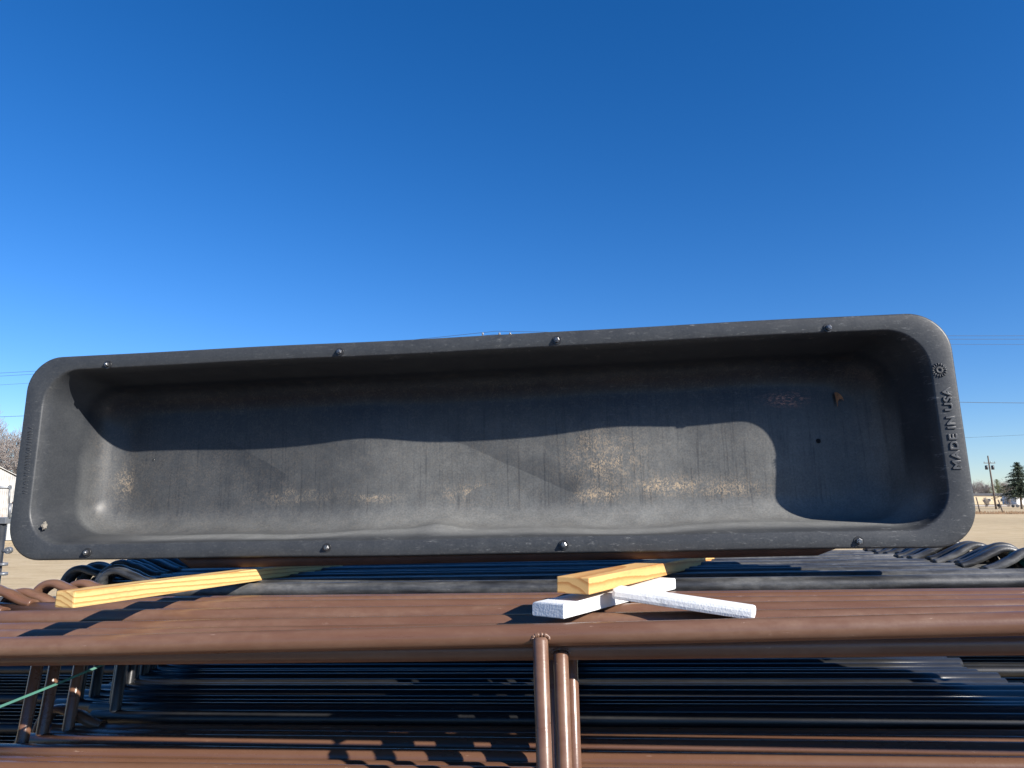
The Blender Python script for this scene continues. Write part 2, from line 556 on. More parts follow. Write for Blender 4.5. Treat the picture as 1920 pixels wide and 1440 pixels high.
# outer shell from the back to the flange
DX, DZ, RF = 0.075, 0.042, 0.085
def wallprof(off):
    """inner wall profile from rim to floor: (ix, iz, y)"""
    out = []
    out.append((0.0, 0.0, 0.0)); out.append((0.0035, 0.003, 0.0015)); out.append((0.0065, 0.0055, 0.006)); out.append((0.008, 0.0068, 0.013))
    ys = [0.025, 0.045, 0.07, 0.095, 0.12, 0.145, 0.17]
    yb = DEP - RF
    for y in ys:
        k = y / yb
        if y < yb: out.append((0.008 + (DX - 0.02) * k, 0.0068 + (DZ - 0.012) * k, y))
    x0, z0 = 0.008 + DX - 0.02, 0.0068 + DZ - 0.012
    for i in range(1, 10):
        t = math.pi / 2 * i / 9
        out.append((x0 + 0.025 * math.sin(t) + RF * (1 - math.cos(t)), z0 + 0.01 * math.sin(t) + RF * 0.9 * (1 - math.cos(t)), yb + RF * math.sin(t)))
    return out
inner = wallprof(0)
outer = [(ix - TH, iz - TH, y + TH) for ix, iz, y in inner if y > 0.02]
bm = bmesh.new()
loops = []
for ix, iz, y in reversed(outer):
    loops.append(rloop(RX + ix, RZ + iz, 0.12, y))
loops.append(rloop(RX - 0.004, RZ - 0.004, 0.115, 0.007))
loops.append(rloop(0.009, 0.009, 0.115, 0.007))
loops.append(rloop(0.0075, 0.0075, 0.112, 0.020))
loops.append(rloop(0.002, 0.002, 0.117, 0.021))
loops.append(rloop(0.0, 0.0, 0.119, 0.012))
loops.append(rloop(0.0005, 0.0005, 0.119, 0.005))
loops.append(rloop(0.003, 0.003, 0.117, 0.0012))
loops.append(rloop(0.007, 0.007, 0.115, 0.0))
loops.append(rloop(0.03, 0.022, 0.116, 0.0006))
nrim = len(loops)
for ix, iz, y in inner:
    loops.append(rloop(RX + ix, RZ + iz, 0.125 - 0.3 * iz, y))
lx, lz = RX + inner[-1][0], RZ + inner[-1][1]
zs = []
z = lz
while z < WID / 2 - 0.02:
    z += 0.014
    zs.append(min(z, WID / 2 - 0.004))
for z in zs:
    loops.append(rloop(lx + (z - lz), z, max(0.004, 0.11 - (z - lz) * 0.5), DEP))
rnd = random.Random(3)
rings = []
bumpC = rim_uv(790, 1000)
for li, lp in enumerate(loops):
    ring = []
    for p in lp:
        q = p.copy()
        if li >= nrim and q.y > 0.05:
            k = sstep(0.12, DEP, q.y)
            q.y -= dent(q.x, q.z) * k
        if li >= nrim and 0.02 < q.y and q.z < 0.30:        # buckle in the lower wall
            k = math.exp(-((q.x - bumpC[0] - 0.02) / 0.07) ** 2) * math.exp(-((q.y - 0.17) / 0.10) ** 2)
            q.z += 0.018 * k * sstep(0.30, 0.12, q.z)
        if li >= nrim and q.z < 0.25:
            k = sstep(0.0, 0.06, q.y) * sstep(0.25, 0.08, q.z)
            q.z += k * (0.005 * math.sin(q.x * 5.2 + 0.6) + 0.003 * math.sin(q.x * 11.3))
        # the long flange is not quite straight
        q.z += 0.0012 * math.sin(q.x * 3.1) + 0.0008 * math.sin(q.x * 7.7 + 1)
        q.y += 0.0025 * math.sin(q.x * 9.1 + 4 * q.z) * sstep(0.1, 0.25, q.y) + 0.0015 * math.sin(q.x * 4.3 + 2 * q.z)
        ring.append(bm.verts.new(q))
    rings.append(ring)
n = len(rings[0])
for a, b in zip(rings[:-1], rings[1:]):
    for k in range(n):
        f = bm.faces.new((a[k], a[(k + 1) % n], b[(k + 1) % n], b[k]))
        f.smooth = True
def close(ring):
    # pair the long sides: bottom i <-> top mirrored
    bot = ring[0:NL + 1]
    s = NL + NCR + NS + NCR
    top = ring[s:s + NL + 1]
    top = top[::-1]
    for i in range(NL):
        f = bm.faces.new((bot[i], bot[i + 1], top[i + 1], top[i])); f.smooth = True
    right = ring[NL:s + 1]
    f = bm.faces.new(right); f.smooth = True
    left = ring[s + NL:] + [ring[0]]
    f = bm.faces.new(left); f.smooth = True
close(rings[0]); close(rings[-1])
bmesh.ops.recalc_face_normals(bm, faces=bm.faces)
lay = bm.verts.layers.float_color.new('dust')
lay2 = bm.verts.layers.float.new('speck')
lay3 = bm.verts.layers.float.new('flat')
for v in bm.verts:
    x, y, z = v.co
    d = dust(x, z, y)
    rim = 1.0 if y < 0.03 else 0.25
    rim *= 0.35 + 0.65 * sstep(0.5, 2.2, x)
    o = gauss(x, z, SHOT[0], SHOT[1], 0.055, 0.018) if y > DEP - 0.1 else 0
    v[lay2] = speck(x, z, y)
    v[lay3] = sstep(DEP - 0.09, DEP - 0.045, y) * sstep(0.125, 0.165, z)
    v[lay] = (d, rim, min(1, o * 1.6), 1)
trough = empty('feed_trough')
trough.matrix_world = TM
tag(trough, 'long black plastic feed trough tipped on its side on wooden blocks', 'trough')
tb = mesh_obj('trough_body', bm, M['trough'], trough)

def bolt_at(x, y):
    u, v = rim_uv(x, y)
    ang = rnd.uniform(0, 3.14)
    bm = bmesh.new()
    tube(bm, [(u, 0.0004, v), (u, -0.0022, v)], [0.015, 0.0142], 20)
    w = mesh_obj('washer', bm, M['washer'])
    bm = bmesh.new()
    # hex nut, then the end of the threaded stud
    for r0, y0, y1, sg in ((0.009, -0.0018, -0.0095, 6), (0.005, -0.0095, -0.0135, 10)):
        rg = tube(bm, [(u, y0, v), (u, (y0 + y1) / 2, v), (u, y1 + 0.001, v), (u, y1, v)], [r0, r0, r0, r0 * 0.8], sg)
    for f in bm.faces: f.smooth = False
    bmesh.ops.rotate(bm, verts=bm.verts, cent=(u, 0, v), matrix=Matrix.Rotation(ang, 3, 'Y'))
    bmesh.ops.recalc_face_normals(bm, faces=bm.faces)
    nut = mesh_obj('bolt', bm, M['zinc'], trough)
    w.parent = nut
for p in ((202, 684), (637, 660), (1044, 638), (1553, 615), (163, 1036), (613, 1027), (1057, 1022), (1610, 1015)):
    bolt_at(*p)

# raised lettering and the sunburst mark on the right end of the rim
def emboss(text, u, v0, v1, height, squeeze, name, depth=0.0016, font_shear=0.0):
    cu = bpy.data.curves.new(name, 'FONT')
    cu.body = text
    cu.size = 1.0
    cu.extrude = 0.03
    cu.bevel_depth = 0.03
    cu.bevel_resolution = 2
    cu.offset = 0.012
    cu.space_character = 1.12
    cu.resolution_u = 4
    ob = bpy.data.objects.new(name + '_curve', cu)
    C.objects.link(ob)
    dg = bpy.context.evaluated_depsgraph_get()
    me = bpy.data.meshes.new_from_object(ob.evaluated_get(dg))
    bpy.data.objects.remove(ob)
    xs = [w.co.x for w in me.vertices]; ys = [w.co.y for w in me.vertices]; zs_ = [w.co.z for w in me.vertices]
    x0, x1, y0, y1 = min(xs), max(xs), min(ys), max(ys)
    for w in me.vertices:
        a = (w.co.x - x0) / (x1 - x0)
        bq = (w.co.y - y0) / (y1 - y0)
        w.co = Vector((u - height * (bq - 0.5), -depth * (w.co.z / max(zs_)), v0 + (v1 - v0) * a))
    me.materials.clear()
    me.materials.append(M['trough_plain'])
    o = bpy.data.objects.new(name, me)
    return link(o, trough)
def mat_plain():
    m, n_, l_, b_ = new_mat('black_polyethylene_raised')
    t = noise_tex(n_, l_, 120, 4, 0.7)
    r = ramp(n_, l_, t.outputs[0], [(0.3, (0.03, 0.033, 0.036)), (0.75, (0.075, 0.077, 0.08))])
    l_.new(r.outputs[0], b_.inputs['Base Color'])
    b_.inputs['Roughness'].default_value = 0.42
    bump(n_, l_, b_, t.outputs[0], 0.2, 0.0008)
    return m
M['trough_plain'] = mat_plain()
ub, vb = rim_uv(1786, 880); ut, vt = rim_uv(1767, 726)
ucen = LEN - RX / 2 - 0.002
emboss('MADE IN USA', (ub + ut) / 2 + 0.011, vb, vt, 0.025, 1, 'raised_lettering', 0.0024)
us, vs_ = rim_uv(1761, 694)
bm = bmesh.new()
for k in range(16):
    a = 2 * math.pi * k / 16
    for r0, r1 in ((0.004, 0.011), (0.0135, 0.022)):
        aa = a + (0.2 if r0 < 0.01 else 0)
        tube(bm, [(us + r0 * math.cos(aa), -0.0002, vs_ + r0 * math.sin(aa)), (us + r1 * math.cos(aa), -0.0002, vs_ + r1 * math.sin(aa))], [0.0014, 0.0019], 6)
mesh_obj('raised_sunburst', bm, M['trough_plain'], trough)
# worn, no longer readable raised line on the left end of the rim: low strokes only
bm = bmesh.new()
ua, va = rim_uv(46, 925); uc, vc = rim_uv(57, 800)
k = va
while k < vc:
    s = rnd.uniform(0.006, 0.012)
    u0 = ua + (uc - ua) * (k - va) / (vc - va)
    tilt = rnd.uniform(-0.004, 0.004)
    tube(bm, [(u0 - 0.010, 0.0012, k - tilt), (u0, 0.0010, k), (u0 + 0.010, 0.0012, k + tilt)], [0.0009, 0.0011, 0.0009], 6)
    k += s
mesh_obj('worn_relief', bm, M['trough_plain'], trough)
# pipe frame bolted behind the lower flange
bm = bmesh.new()
uL, _ = rim_uv(330, 1045); uR, _ = rim_uv(1560, 1040)
fr = 0.021
zc = -0.012
path = [(uL - 0.04, 0.10, 0.20), (uL - 0.04, 0.075, 0.06), (uL - 0.02, 0.055, 0.02), (uL + 0.03, 0.05, zc)]
path += [(uL + 0.03 + (uR - uL - 0.06) * i / 12, 0.05, zc + 0.014 * i / 12) for i in range(1, 12)]
path += [(uR - 0.03, 0.05, zc + 0.014), (uR + 0.02, 0.055, 0.02), (uR + 0.04, 0.075, 0.06), (uR + 0.04, 0.10, 0.20)]
path = [(x, y + 0.0, z) for x, y, z in path if z < 0.03]
tube(bm, path, fr, 14)
mesh_obj('frame_pipe', bm, M['rust'], trough)
# drain holes: short recessed plugs in the floor
def plug(x, y, r, mat, ring=None):
    u, v = floor_uv(x, y, DEP - 0.01)
    yy = DEP - dent(u, v)
    bm = bmesh.new()
    N = 14
    c0 = [bm.verts.new((u + r * 1.25 * math.cos(2 * math.pi * k / N), yy - 0.001, v + r * 1.25 * math.sin(2 * math.pi * k / N))) for k in range(N)]
    c1 = [bm.verts.new((u + r * math.cos(2 * math.pi * k / N), yy - 0.0022, v + r * math.sin(2 * math.pi * k / N))) for k in range(N)]
    c2 = [bm.verts.new((u + r * 0.9 * math.cos(2 * math.pi * k / N), yy + 0.0006, v + r * 0.9 * math.sin(2 * math.pi * k / N))) for k in range(N)]
    for a, b in ((c0, c1), (c1, c2)):
        for k in range(N): bm.faces.new((a[k], a[(k + 1) % N], b[(k + 1) % N], b[k]))
    bm.faces.new([bm.verts.new(v_.co + Vector((0, -0.0014, 0))) for v_ in c2])
    return mesh_obj('drain_hole', bm, mat, trough)
M['hole'] = mat_simple('hole_dark', (0.004, 0.004, 0.005), 0.9, 0.1, 5, 0, 0)
plug(1534, 827, 0.0062, M['hole'])
plug(285, 862, 0.004, M['washer'])

# patch of dried mud in the lower left corner and a dry leaf further right
def blob(cx, cy, cz, r, seed, flat=(1, 1), n=22):
    rr = random.Random(seed)
    bm = bmesh.new()
    c = bm.verts.new((cx, cy - 0.0035, cz))
    ring = []; ring2 = []
    for k in range(n):
        a = 2 * math.pi * k / n
        q = r * (0.75 + 0.5 * rr.random())
        ring.append(bm.verts.new((cx + q * flat[0] * math.cos(a), cy + 0.002, cz + q * flat[1] * math.sin(a))))
        ring2.append(bm.verts.new((cx + 0.7 * q * flat[0] * math.cos(a), cy - 0.003 - 0.001 * rr.random(), cz + 0.7 * q * flat[1] * math.sin(a))))
    for k in range(n):
        bm.faces.new((ring[k], ring[(k + 1) % n], ring2[(k + 1) % n], ring2[k]))
        bm.faces.new((ring2[k], ring2[(k + 1) % n], c))
    return bm
# on the left end wall: x as function of depth
def end_wall_point(x, y, w):
    d = ray(x, y)
    t = (BL + EN * w - CAM).dot(EN) / d.dot(EN)
    p = CAM + d * t - BL
    return Vector((p.dot(E1), w, p.dot(EU)))
ix_, iz_, yy_ = inner[5]
q = end_wall_point(83, 986, 0.012)
bm = blob(0, 0, 0, 0.011, 5, (0.8, 1.2))
o = mesh_obj('mud_patch', bm, M['mud'])
o.matrix_world = TM @ Matrix.Translation((q.x + 0.001, q.y, q.z)) @ Matrix.Rotation(R(62), 4, 'Z')
tag(o, 'small patch of dried tan mud in lower left corner of trough', 'mud')
u, v = floor_uv(1571, 747, DEP - 0.012)
bm = bmesh.new()
lp = [(-0.010, 0.020), (-0.002, 0.021), (0.008, 0.013), (0.015, 0.002), (0.017, -0.010), (0.011, -0.003), (0.004, -0.003), (-0.002, -0.010), (-0.004, -0.028), (-0.006, -0.027), (-0.0065, -0.008), (-0.008, 0.006)]
vs = [bm.verts.new((a, -0.004 - 0.25 * abs(a) - 0.1 * abs(b), b)) for a, b in lp]
bm.faces.new(vs)
bmesh.ops.triangulate(bm, faces=bm.faces)
r = bmesh.ops.solidify(bm, geom=bm.faces[:], thickness=0.0008)
o = mesh_obj('dry_leaf', bm, M['leaf'])
o.matrix_world = TM @ Matrix.Translation((u, DEP - dent(u, v) - 0.002, v))
tag(o, 'curled brown leaf scrap stuck inside right shaded part of trough', 'leaf')

# ------------------------------------------------------------------ pipe panels
RAD = 0.024
PITCHR = 0.375
def rail_mesh(name, x0, x1, mat, rad=RAD):
    bm = bmesh.new()
    n = 10
    tube(bm, [(x0 + (x1 - x0) * i / n, 0, 0) for i in range(n + 1)], rad, 28)
    me = bpy.data.meshes.new(name)
    bm.to_mesh(me); bm.free()
    me.materials.append(mat)
    return me

def clip_mesh(name, mat, s, wid, seed):
    """bent strap loop at a rail end; s = -1 at the left end, +1 at the right end"""
    rr = random.Random(seed)
    h = 0.064 * rr.uniform(0.9, 1.12)
    pts = [(-0.135, 0.016), (-0.105, 0.023), (-0.078, 0.034), (-0.052, 0.046), (-0.028, h * 0.86), (0.0, h * 1.02), (0.026, h * 1.0), (0.046, h * 0.80), (0.058, h * 0.5), (0.064, 0.01), (0.066, -0.02)]
    # smooth
    sm = []
    for i in range(len(pts) - 1):
        p0, p1, p2, p3 = (Vector(pts[max(0, min(len(pts) - 1, i + k))]) for k in (-1, 0, 1, 2))
        for t in (0, 0.33, 0.66):
            sm.append(0.5 * ((2 * p1) + (p2 - p0) * t + (2 * p0 - 5 * p1 + 4 * p2 - p3) * t * t + (3 * p1 - p0 - 3 * p2 + p3) * t ** 3))
    sm.append(Vector(pts[-1]))
    bm = bmesh.new()
    th = 0.013
    rows = []
    N = len(sm)
    for i, p in enumerate(sm):
        d = (sm[min(i + 1, N - 1)] - sm[max(i - 1, 0)]).normalized()
        nrm = Vector((-d.y, d.x))
        row = []
        w = wid * (1.0 - 0.25 * sstep(0.05, 0.12, -p.x))
        # band with a rounded (slightly dished) outside
        for (yy, k) in ((-0.5, 0.55), (-0.36, 0.95), (-0.12, 1.15), (0.12, 1.15), (0.36, 0.95), (0.5, 0.55), (0.5, -0.55), (0, -0.8), (-0.5, -0.55)):
            q = p + nrm * th * k
            skew = 0.10 * (p.y - 0.02) * 1.0
            row.append(bm.verts.new((s * q.x, yy * w + skew * 0.0, q.y)))
        rows.append(row)
    m = len(rows[0])
    for a, b in zip(rows[:-1], rows[1:]):
        for k in range(m):
            f = bm.faces.new((a[k], a[(k + 1) % m], b[(k + 1) % m], b[k])); f.smooth = True
    bm.faces.new(rows[0]); bm.faces.new(rows[-1][::-1])
    bmesh.ops.recalc_face_normals(bm, faces=bm.faces)
    me = bpy.data.meshes.new(name)
    bm.to_mesh(me); bm.free()
    me.materials.append(mat)
    return me

CLIPS = {}
def make_panel(name, label, group, mat, d, zt, phi, t, lean, x0, x1, stays, front_stay, seed, nr=4, pitch=PITCHR, loops=(0, 1), stay_r=0.0165):
    rr = random.Random(seed)
    rot = Matrix.Rotation(-phi, 4, 'Z') @ Matrix.Rotation(-lean, 4, 'X') @ Matrix.Rotation(-t, 4, 'Y')
    Hh = (HC + zt) / math.cos(lean)
    loc = Vector((0, d, HC + zt)) - rot.to_3x3() @ Vector((0, 0, Hh))
    root = empty(name)
    root.matrix_world = Matrix.Translation(loc) @ rot
    tag(root, label, 'fence panel', group)
    low = M['brown_low'] if mat is M['brown'] else M['black_low']      # lower rails take the less dusty copy, darkened as painted shade
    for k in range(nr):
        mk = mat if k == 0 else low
        key = (mk.name, round(x0, 3), round(x1, 3))
        if key not in RAILS: RAILS[key] = rail_mesh('rail', x0, x1, mk)
        r = share('rail', RAILS[key], root)
        r.location = (0, 0, Hh - pitch * k)
    for sx in stays:
        bm = bmesh.new()
        yo = -(RAD + stay_r * 0.55) if front_stay else 0.0
        zt_ = Hh - RAD * 0.2 if front_stay else Hh - RAD * 0.5
        zb = -t * sx / math.cos(lean) + 0.002
        tube(bm, [(sx, yo, zb), (sx, yo, zt_ - 0.006), (sx, yo, zt_)], [stay_r, stay_r, stay_r * 0.7], 18)
        mesh_obj('stay', bm, mat if front_stay else low, root)
        if front_stay:
            wb = bmesh.new()
            for q in range(16):
                a = math.pi * (-0.05 + 1.1 * q / 15)
                c = Vector((sx + stay_r * 1.08 * math.cos(a), yo + stay_r * 0.75, zt_ - 0.002 + 0.008 * math.sin(a) * 0.9))
                bmesh.ops.create_icosphere(wb, subdivisions=2, radius=0.0048 * rr.uniform(0.8, 1.3), matrix=Matrix.Translation(c))
            so_ = root.children[-1] if root.children else root
            w_ = mesh_obj('weld_bead', wb, mat, root, True)
    for s, xe in ((-1, x0), (1, x1)):
        ck = (mat.name, s, rr.randrange(4))
        if ck not in CLIPS: CLIPS[ck] = clip_mesh('end_loop', mat, s, 0.054, hash(ck[1:]) % 97)
        for k in loops:
            c = share('end_loop', CLIPS[ck], root)
            c.location = (xe - s * 0.02, 0, Hh - pitch * k)
    return root
RAILS = {}
ORD = ['front', 'second', 'third', 'fourth', 'fifth', 'sixth', 'seventh', 'eighth', 'ninth', 'tenth', 'eleventh', 'twelfth', 'thirteenth', 'fourteenth', 'fifteenth', 'sixteenth', 'seventeenth', 'eighteenth']
ds = [1.65, 1.705, 1.762, 1.818, 1.874, 1.932, 1.987, 2.042, 2.097, 2.152, 2.206]
NB = len(ds)
for i, d in enumerate(ds):
    k = i / (NB - 1)
    t = 0.045 + (0.022 - 0.045) * min(1, k * 1.5)
    phi = 0.13 - 0.03 * k
    zt = -0.296 + [0, 0, 0, -0.004, -0.018, 0.002, -0.007, 0.004, -0.015, 0.001, -0.002][i] - 0.004 * (i in (1, 2))
    if i == 1: zt, t = -0.336, 0.036
    if i == 2: zt, t = -0.312, 0.032
    xo = random.uniform(-0.03, 0.03)
    x0, x1 = (-1.80 if i < 6 else -1.62 + 0.06 * (i - 6)) + xo * 0.4, 2.55 + xo
    st = [x0 + 0.07 + random.uniform(-0.03, 0.03), [0.065, 0.112, 0.135, 0.10, 0.14, 0.12, 0.15, 0.13, 0.16, 0.14, 0.15][i], x1 - 0.07]
    lab = 'brown pipe fence panel, %s' % ('nearest of the brown bundle, upright stay in mid frame' if i == 0 else 'last of the brown bundle, next to the black panels' if i == NB - 1 else '%s from the front in the brown bundle' % ORD[i])
    make_panel('pipe_panel', lab, 'brown pipe panels stacked in the front bundle', M['brown'], d, zt, phi, t, R(10), x0, x1, st, i < 2, 100 + i, loops=(0,))
make_panel('pipe_panel', 'low brown pipe fence panel wedged between the brown and black bundles', 'brown pipe panels stacked in the front bundle', M['brown'], 2.195, -0.668, 0.10, 0.022, R(10), -1.4, 1.72, [-1.3, 0.15, 1.6], False, 99, nr=2)
NK = 17
for i in range(NK):
    d = 2.31 + 0.0555 * i
    xo = random.uniform(-0.035, 0.035) + (0.24 if i < 2 else 0.0)
    x0, x1 = (-1.50 if i < 5 else -1.46) + xo * 0.7, 1.63 + xo
    if i in (1, 4): x0 += 0.0
    zt = -0.268 + 0.004 * math.sin(i * 1.7) - (0.004 if i == 0 else 0)
    st = [x0 + 0.07, 0.10 + 0.012 * i + random.uniform(-0.01, 0.01), x1 - 0.07] if i < 2 else [x0 + 0.07, 0.10 + 0.012 * i]
    lab = 'black pipe fence panel, %s' % ('first behind the brown bundle' if i == 0 else 'farthest back in the black bundle' if i == NK - 1 else '%s from the front in the black bundle' % ORD[i])
    make_panel('pipe_panel', lab, 'black pipe panels stacked under the trough', M['black'], d, zt, 0.10, 0.023, R(9), x0, x1, st, False, 300 + i, loops=(0,))

for i in range(8):
    make_panel('pipe_panel', 'low black pipe panel with close rails behind the tall black bundle, %s' % ('nearest one' if i == 0 else 'last one' if i == 7 else ORD[i] + ' one'), 'low black panels behind the tall black bundle', M['black'],
               3.42 + 0.06 * i, -0.50, 0.10, 0.02, R(6), -3.5 + random.uniform(-0.03, 0.03), 3.3 + random.uniform(-0.03, 0.03), [-3.2, 0.4, 3.2], False, 500 + i, nr=9, pitch=0.13, loops=(0,))

# ------------------------------------------------------------------ lumber and white painted pieces under the trough
def plank(name, near, far, w, h, mat, label, cat, profile=None, bev=0.0025, roll=0.0, over=0.0):
    """near / far: centre of the underside at both ends"""
    near, far = Vector(near), Vector(far)
    L = (far - near).length
    y = (far - near).normalized()
    x = y.cross(Vector((0, 0, 1))).normalized()
    z = x.cross(y)
    m = Matrix.Identity(4)
    for i in range(3): m[i][0], m[i][1], m[i][2], m[i][3] = x[i], y[i], z[i], near[i]
    bm = bmesh.new()
    if profile is None:
        box(bm, (-w / 2, 0, 0), (w / 2, L + over, h), bev)
    else:
        a = [bm.verts.new((px_, 0, pz_)) for px_, pz_ in profile]
        b = [bm.verts.new((px_, L + over, pz_)) for px_, pz_ in profile]
        n = len(a)
        for k in range(n): bm.faces.new((a[k], a[(k + 1) % n], b[(k + 1) % n], b[k]))
        bm.faces.new(a[::-1]); bm.faces.new(b)
        bmesh.ops.recalc_face_normals(bm, faces=bm.faces)
        bmesh.ops.bevel(bm, geom=bm.edges[:], offset=bev, segments=2, affect='EDGES')
    o = mesh_obj(name, bm, mat)
    o.matrix_world = m @ Matrix.Rotation(roll, 4, 'Y')
    return tag(o, label, cat)
n0 = px(119, 1140, 1.72)
f0 = n0 + Vector((0.338, 1.3, -0.028))
plank('wood_board', n0, f0, 0.054, 0.038, M['wood'], 'yellow pine board under left end of trough, in front of brown end loops', 'board', bev=0.004)
n1 = px(1074, 1113.5, 1.70)
f1 = n1 + Vector((0.62, 1.21, -0.033))
plank('wood_board', n1, f1, 0.080, 0.037, M['wood2'], 'short thick pine board resting across white painted pieces', 'board', bev=0.0025)
nA = px(1027, 1158, 1.67)
nA.z = HC - 0.2605
fA = Vector((nA.x + 0.37, 2.22, HC - 0.262))
prA = [(-0.042, 0.0), (0.042, 0.0), (0.042, 0.031), (-0.036, 0.031), (-0.042, 0.026)]
plank('white_board', nA, fA, 0.084, 0.031, M['white'], 'white painted board lying under the pine board, square end toward viewer', 'board', profile=prA, bev=0.002)
fB = px(1160, 1121, 1.80)
nB = px(1416, 1160, 1.69)
plank('white_board', nB, fB, 0.075, 0.026, M['white'], 'white painted board slanting down right from the pine board, rounded end', 'board', bev=0.008, over=0.01)

# ------------------------------------------------------------------ green strapping
def ribbon(name, pts, w, label):
    bm = bmesh.new()
    rows = []
    pts = [Vector(p) for p in pts]
    for i, p in enumerate(pts):
        d = (pts[min(i + 1, len(pts) - 1)] - pts[max(i - 1, 0)]).normalized()
        v = (p - CAM).normalized()
        u = d.cross(v).normalized()
        nn = u.cross(d).normalized()
        rows.append([bm.verts.new(p + u * a * w / 2 + nn * b * 0.0005) for a, b in ((-1, -1), (1, -1), (1, 1), (-1, 1))])
    for a, b in zip(rows[:-1], rows[1:]):
        for k in range(4): bm.faces.new((a[k], a[(k + 1) % 4], b[(k + 1) % 4], b[k]))
    bm.faces.new(rows[0]); bm.faces.new(rows[-1][::-1])
    o = mesh_obj(name, bm, M['strap'])
    return tag(o, label, 'strap')
ribbon('green_strap', [px(-80, 1358, 1.66), px(0, 1325, 1.74), px(110, 1281, 1.86), px(218, 1236, 1.98), px(250, 1222, 2.02)], 0.0055, 'thin green plastic strap running diagonally below the brown rails')
ribbon('green_strap', [px(1892, 1036, 2.36), px(1908, 1047, 2.33), px(1925, 1062, 2.30), px(1960, 1085, 2.28)], 0.013, 'green strap end poking out of black end loop at right edge')

# ------------------------------------------------------------------ left background: shed, bare tree, grey steel frame
def mat_shed():
    m, n, l, b = new_mat('weathered_sheet_metal')
    t = noise_tex(n, l, 1.6, 7, 0.65)
    c = ramp(n, l, t.outputs[0], [(0.3, (0.25, 0.24, 0.23)), (0.52, (0.45, 0.44, 0.41)), (0.75, (0.54, 0.52, 0.50))]).outputs[0]
    t2 = noise_tex(n, l, 3.3, 7, 0.7, stretch=(1, 1, 0.5))
    rs = ramp(n, l, t2.outputs[0], [(0.60, G(0)), (0.74, G(0.8))]).outputs[0]
    c = mix(n, l, rs, c, (0.33, 0.20, 0.13))
    l.new(c, b.inputs['Base Color'])
    b.inputs['Roughness'].default_value = 0.6
    b.inputs['Metallic'].default_value = 0.15
    return m
M['shed'] = mat_shed()
SA = R(36)
sbase = pz(20, 1014, 0.0)
SE = Vector((math.cos(SA), math.sin(SA), 0))
SN = Vector((-SE.y, SE.x, 0))
def sp_(x, y):
    d = ray(x, y)
    q = CAM + d * ((sbase - CAM).dot(SN) / d.dot(SN)) - sbase
    return q.dot(SE), q.z
sx0 = sp_(95, 950)[0]
shed = empty('metal_shed', sbase + SE * sx0, (0, 0, SA))
tag(shed, 'weathered pale sheet metal shed behind left end of trough', 'shed')
Wd, Dp = 7.2, 6.0
def roof_z(x):        # x <= 0 measured left from the right corner
    (xe, ze), (xp, zp) = sp_(39, 899), sp_(0, 879)
    sl = (zp - ze) / (xp - xe)
    zz = ze + sl * (sx0 - xe)
    return zz + sl * x if x > -Wd / 2 else zz + sl * (-Wd - x)
k = 0
x = 0.0
while x > -Wd:
    x2 = max(-Wd, x - 0.8)
    bm = bmesh.new()
    nn_ = 40
    prev = None
    for i in range(nn_ + 1):
        xx = x + (x2 - x) * i / nn_
        off = 0.007 * math.sin(i / nn_ * 10 * 2 * math.pi) - (0.014 if k % 2 else 0)
        a = bm.verts.new((xx, off, 0.02)); b_ = bm.verts.new((xx, off, roof_z(xx)))
        if prev: bm.faces.new((prev[0], a, b_, prev[1]))
        prev = (a, b_)
    mesh_obj('metal_sheet', bm, M['shed'], shed)
    x = x2 + 0.02 if x2 > -Wd else x2
    k += 1
    if x2 <= -Wd: break
for (xa, xb) in ((0.02, 0.05), (-Wd - 0.05, -Wd - 0.02)):
    bm = bmesh.new()
    box(bm, (xa, 0.05, 0), (xb, Dp, roof_z(0) - 0.05))
    mesh_obj('side_wall', bm, M['shed'], shed)
bm = bmesh.new()
box(bm, (-Wd, Dp, 0), (0, Dp + 0.03, roof_z(0) - 0.05))
mesh_obj('back_wall', bm, M['shed'], shed)
for s in (0, 1):
    bm = bmesh.new()
    xa, xb = (0.12, -Wd / 2) if s == 0 else (-Wd / 2, -Wd - 0.12)
    za = roof_z(0) - 0.03 + 0.03
    pts = []
    for (xx, yy) in ((xa, -0.06), (xb, -0.06), (xb, Dp + 0.1), (xa, Dp + 0.1)):
        zz = roof_z(max(-Wd, min(0, xx))) + 0.03
        pts.append((xx, yy, zz))
    lo = [bm.verts.new(p) for p in pts]; hi = [bm.verts.new(Vector(p) + Vector((0, 0, 0.03))) for p in pts]
    bm.faces.new(lo[::-1]); bm.faces.new(hi)
    for i in range(4): bm.faces.new((lo[i], lo[(i + 1) % 4], hi[(i + 1) % 4], hi[i]))
    mesh_obj('roof_slope', bm, M['shed'], shed)
dl = sp_(16, 965); dr = sp_(36, 1014)
bm = bmesh.new()
box(bm, (dl[0] - sx0, -0.09, 0.03), (dr[0] - sx0 + 0.25, -0.05, dl[1]), 0.006)
dm = mat_simple('grey_door', (0.36, 0.38, 0.37), 0.6, 0.15, 2)
mesh_obj('shed_door', bm, dm, shed)
for (yy) in (942, 961):
    p = sp_(31, yy)
    bm = bmesh.new()
    tube(bm, [(p[0] - sx0 - 0.16, -0.10, p[1]), (p[0] - sx0 + 0.2, -0.10, p[1])], 0.03, 8)
    mesh_obj('door_hinge', bm, M['rust'], shed)

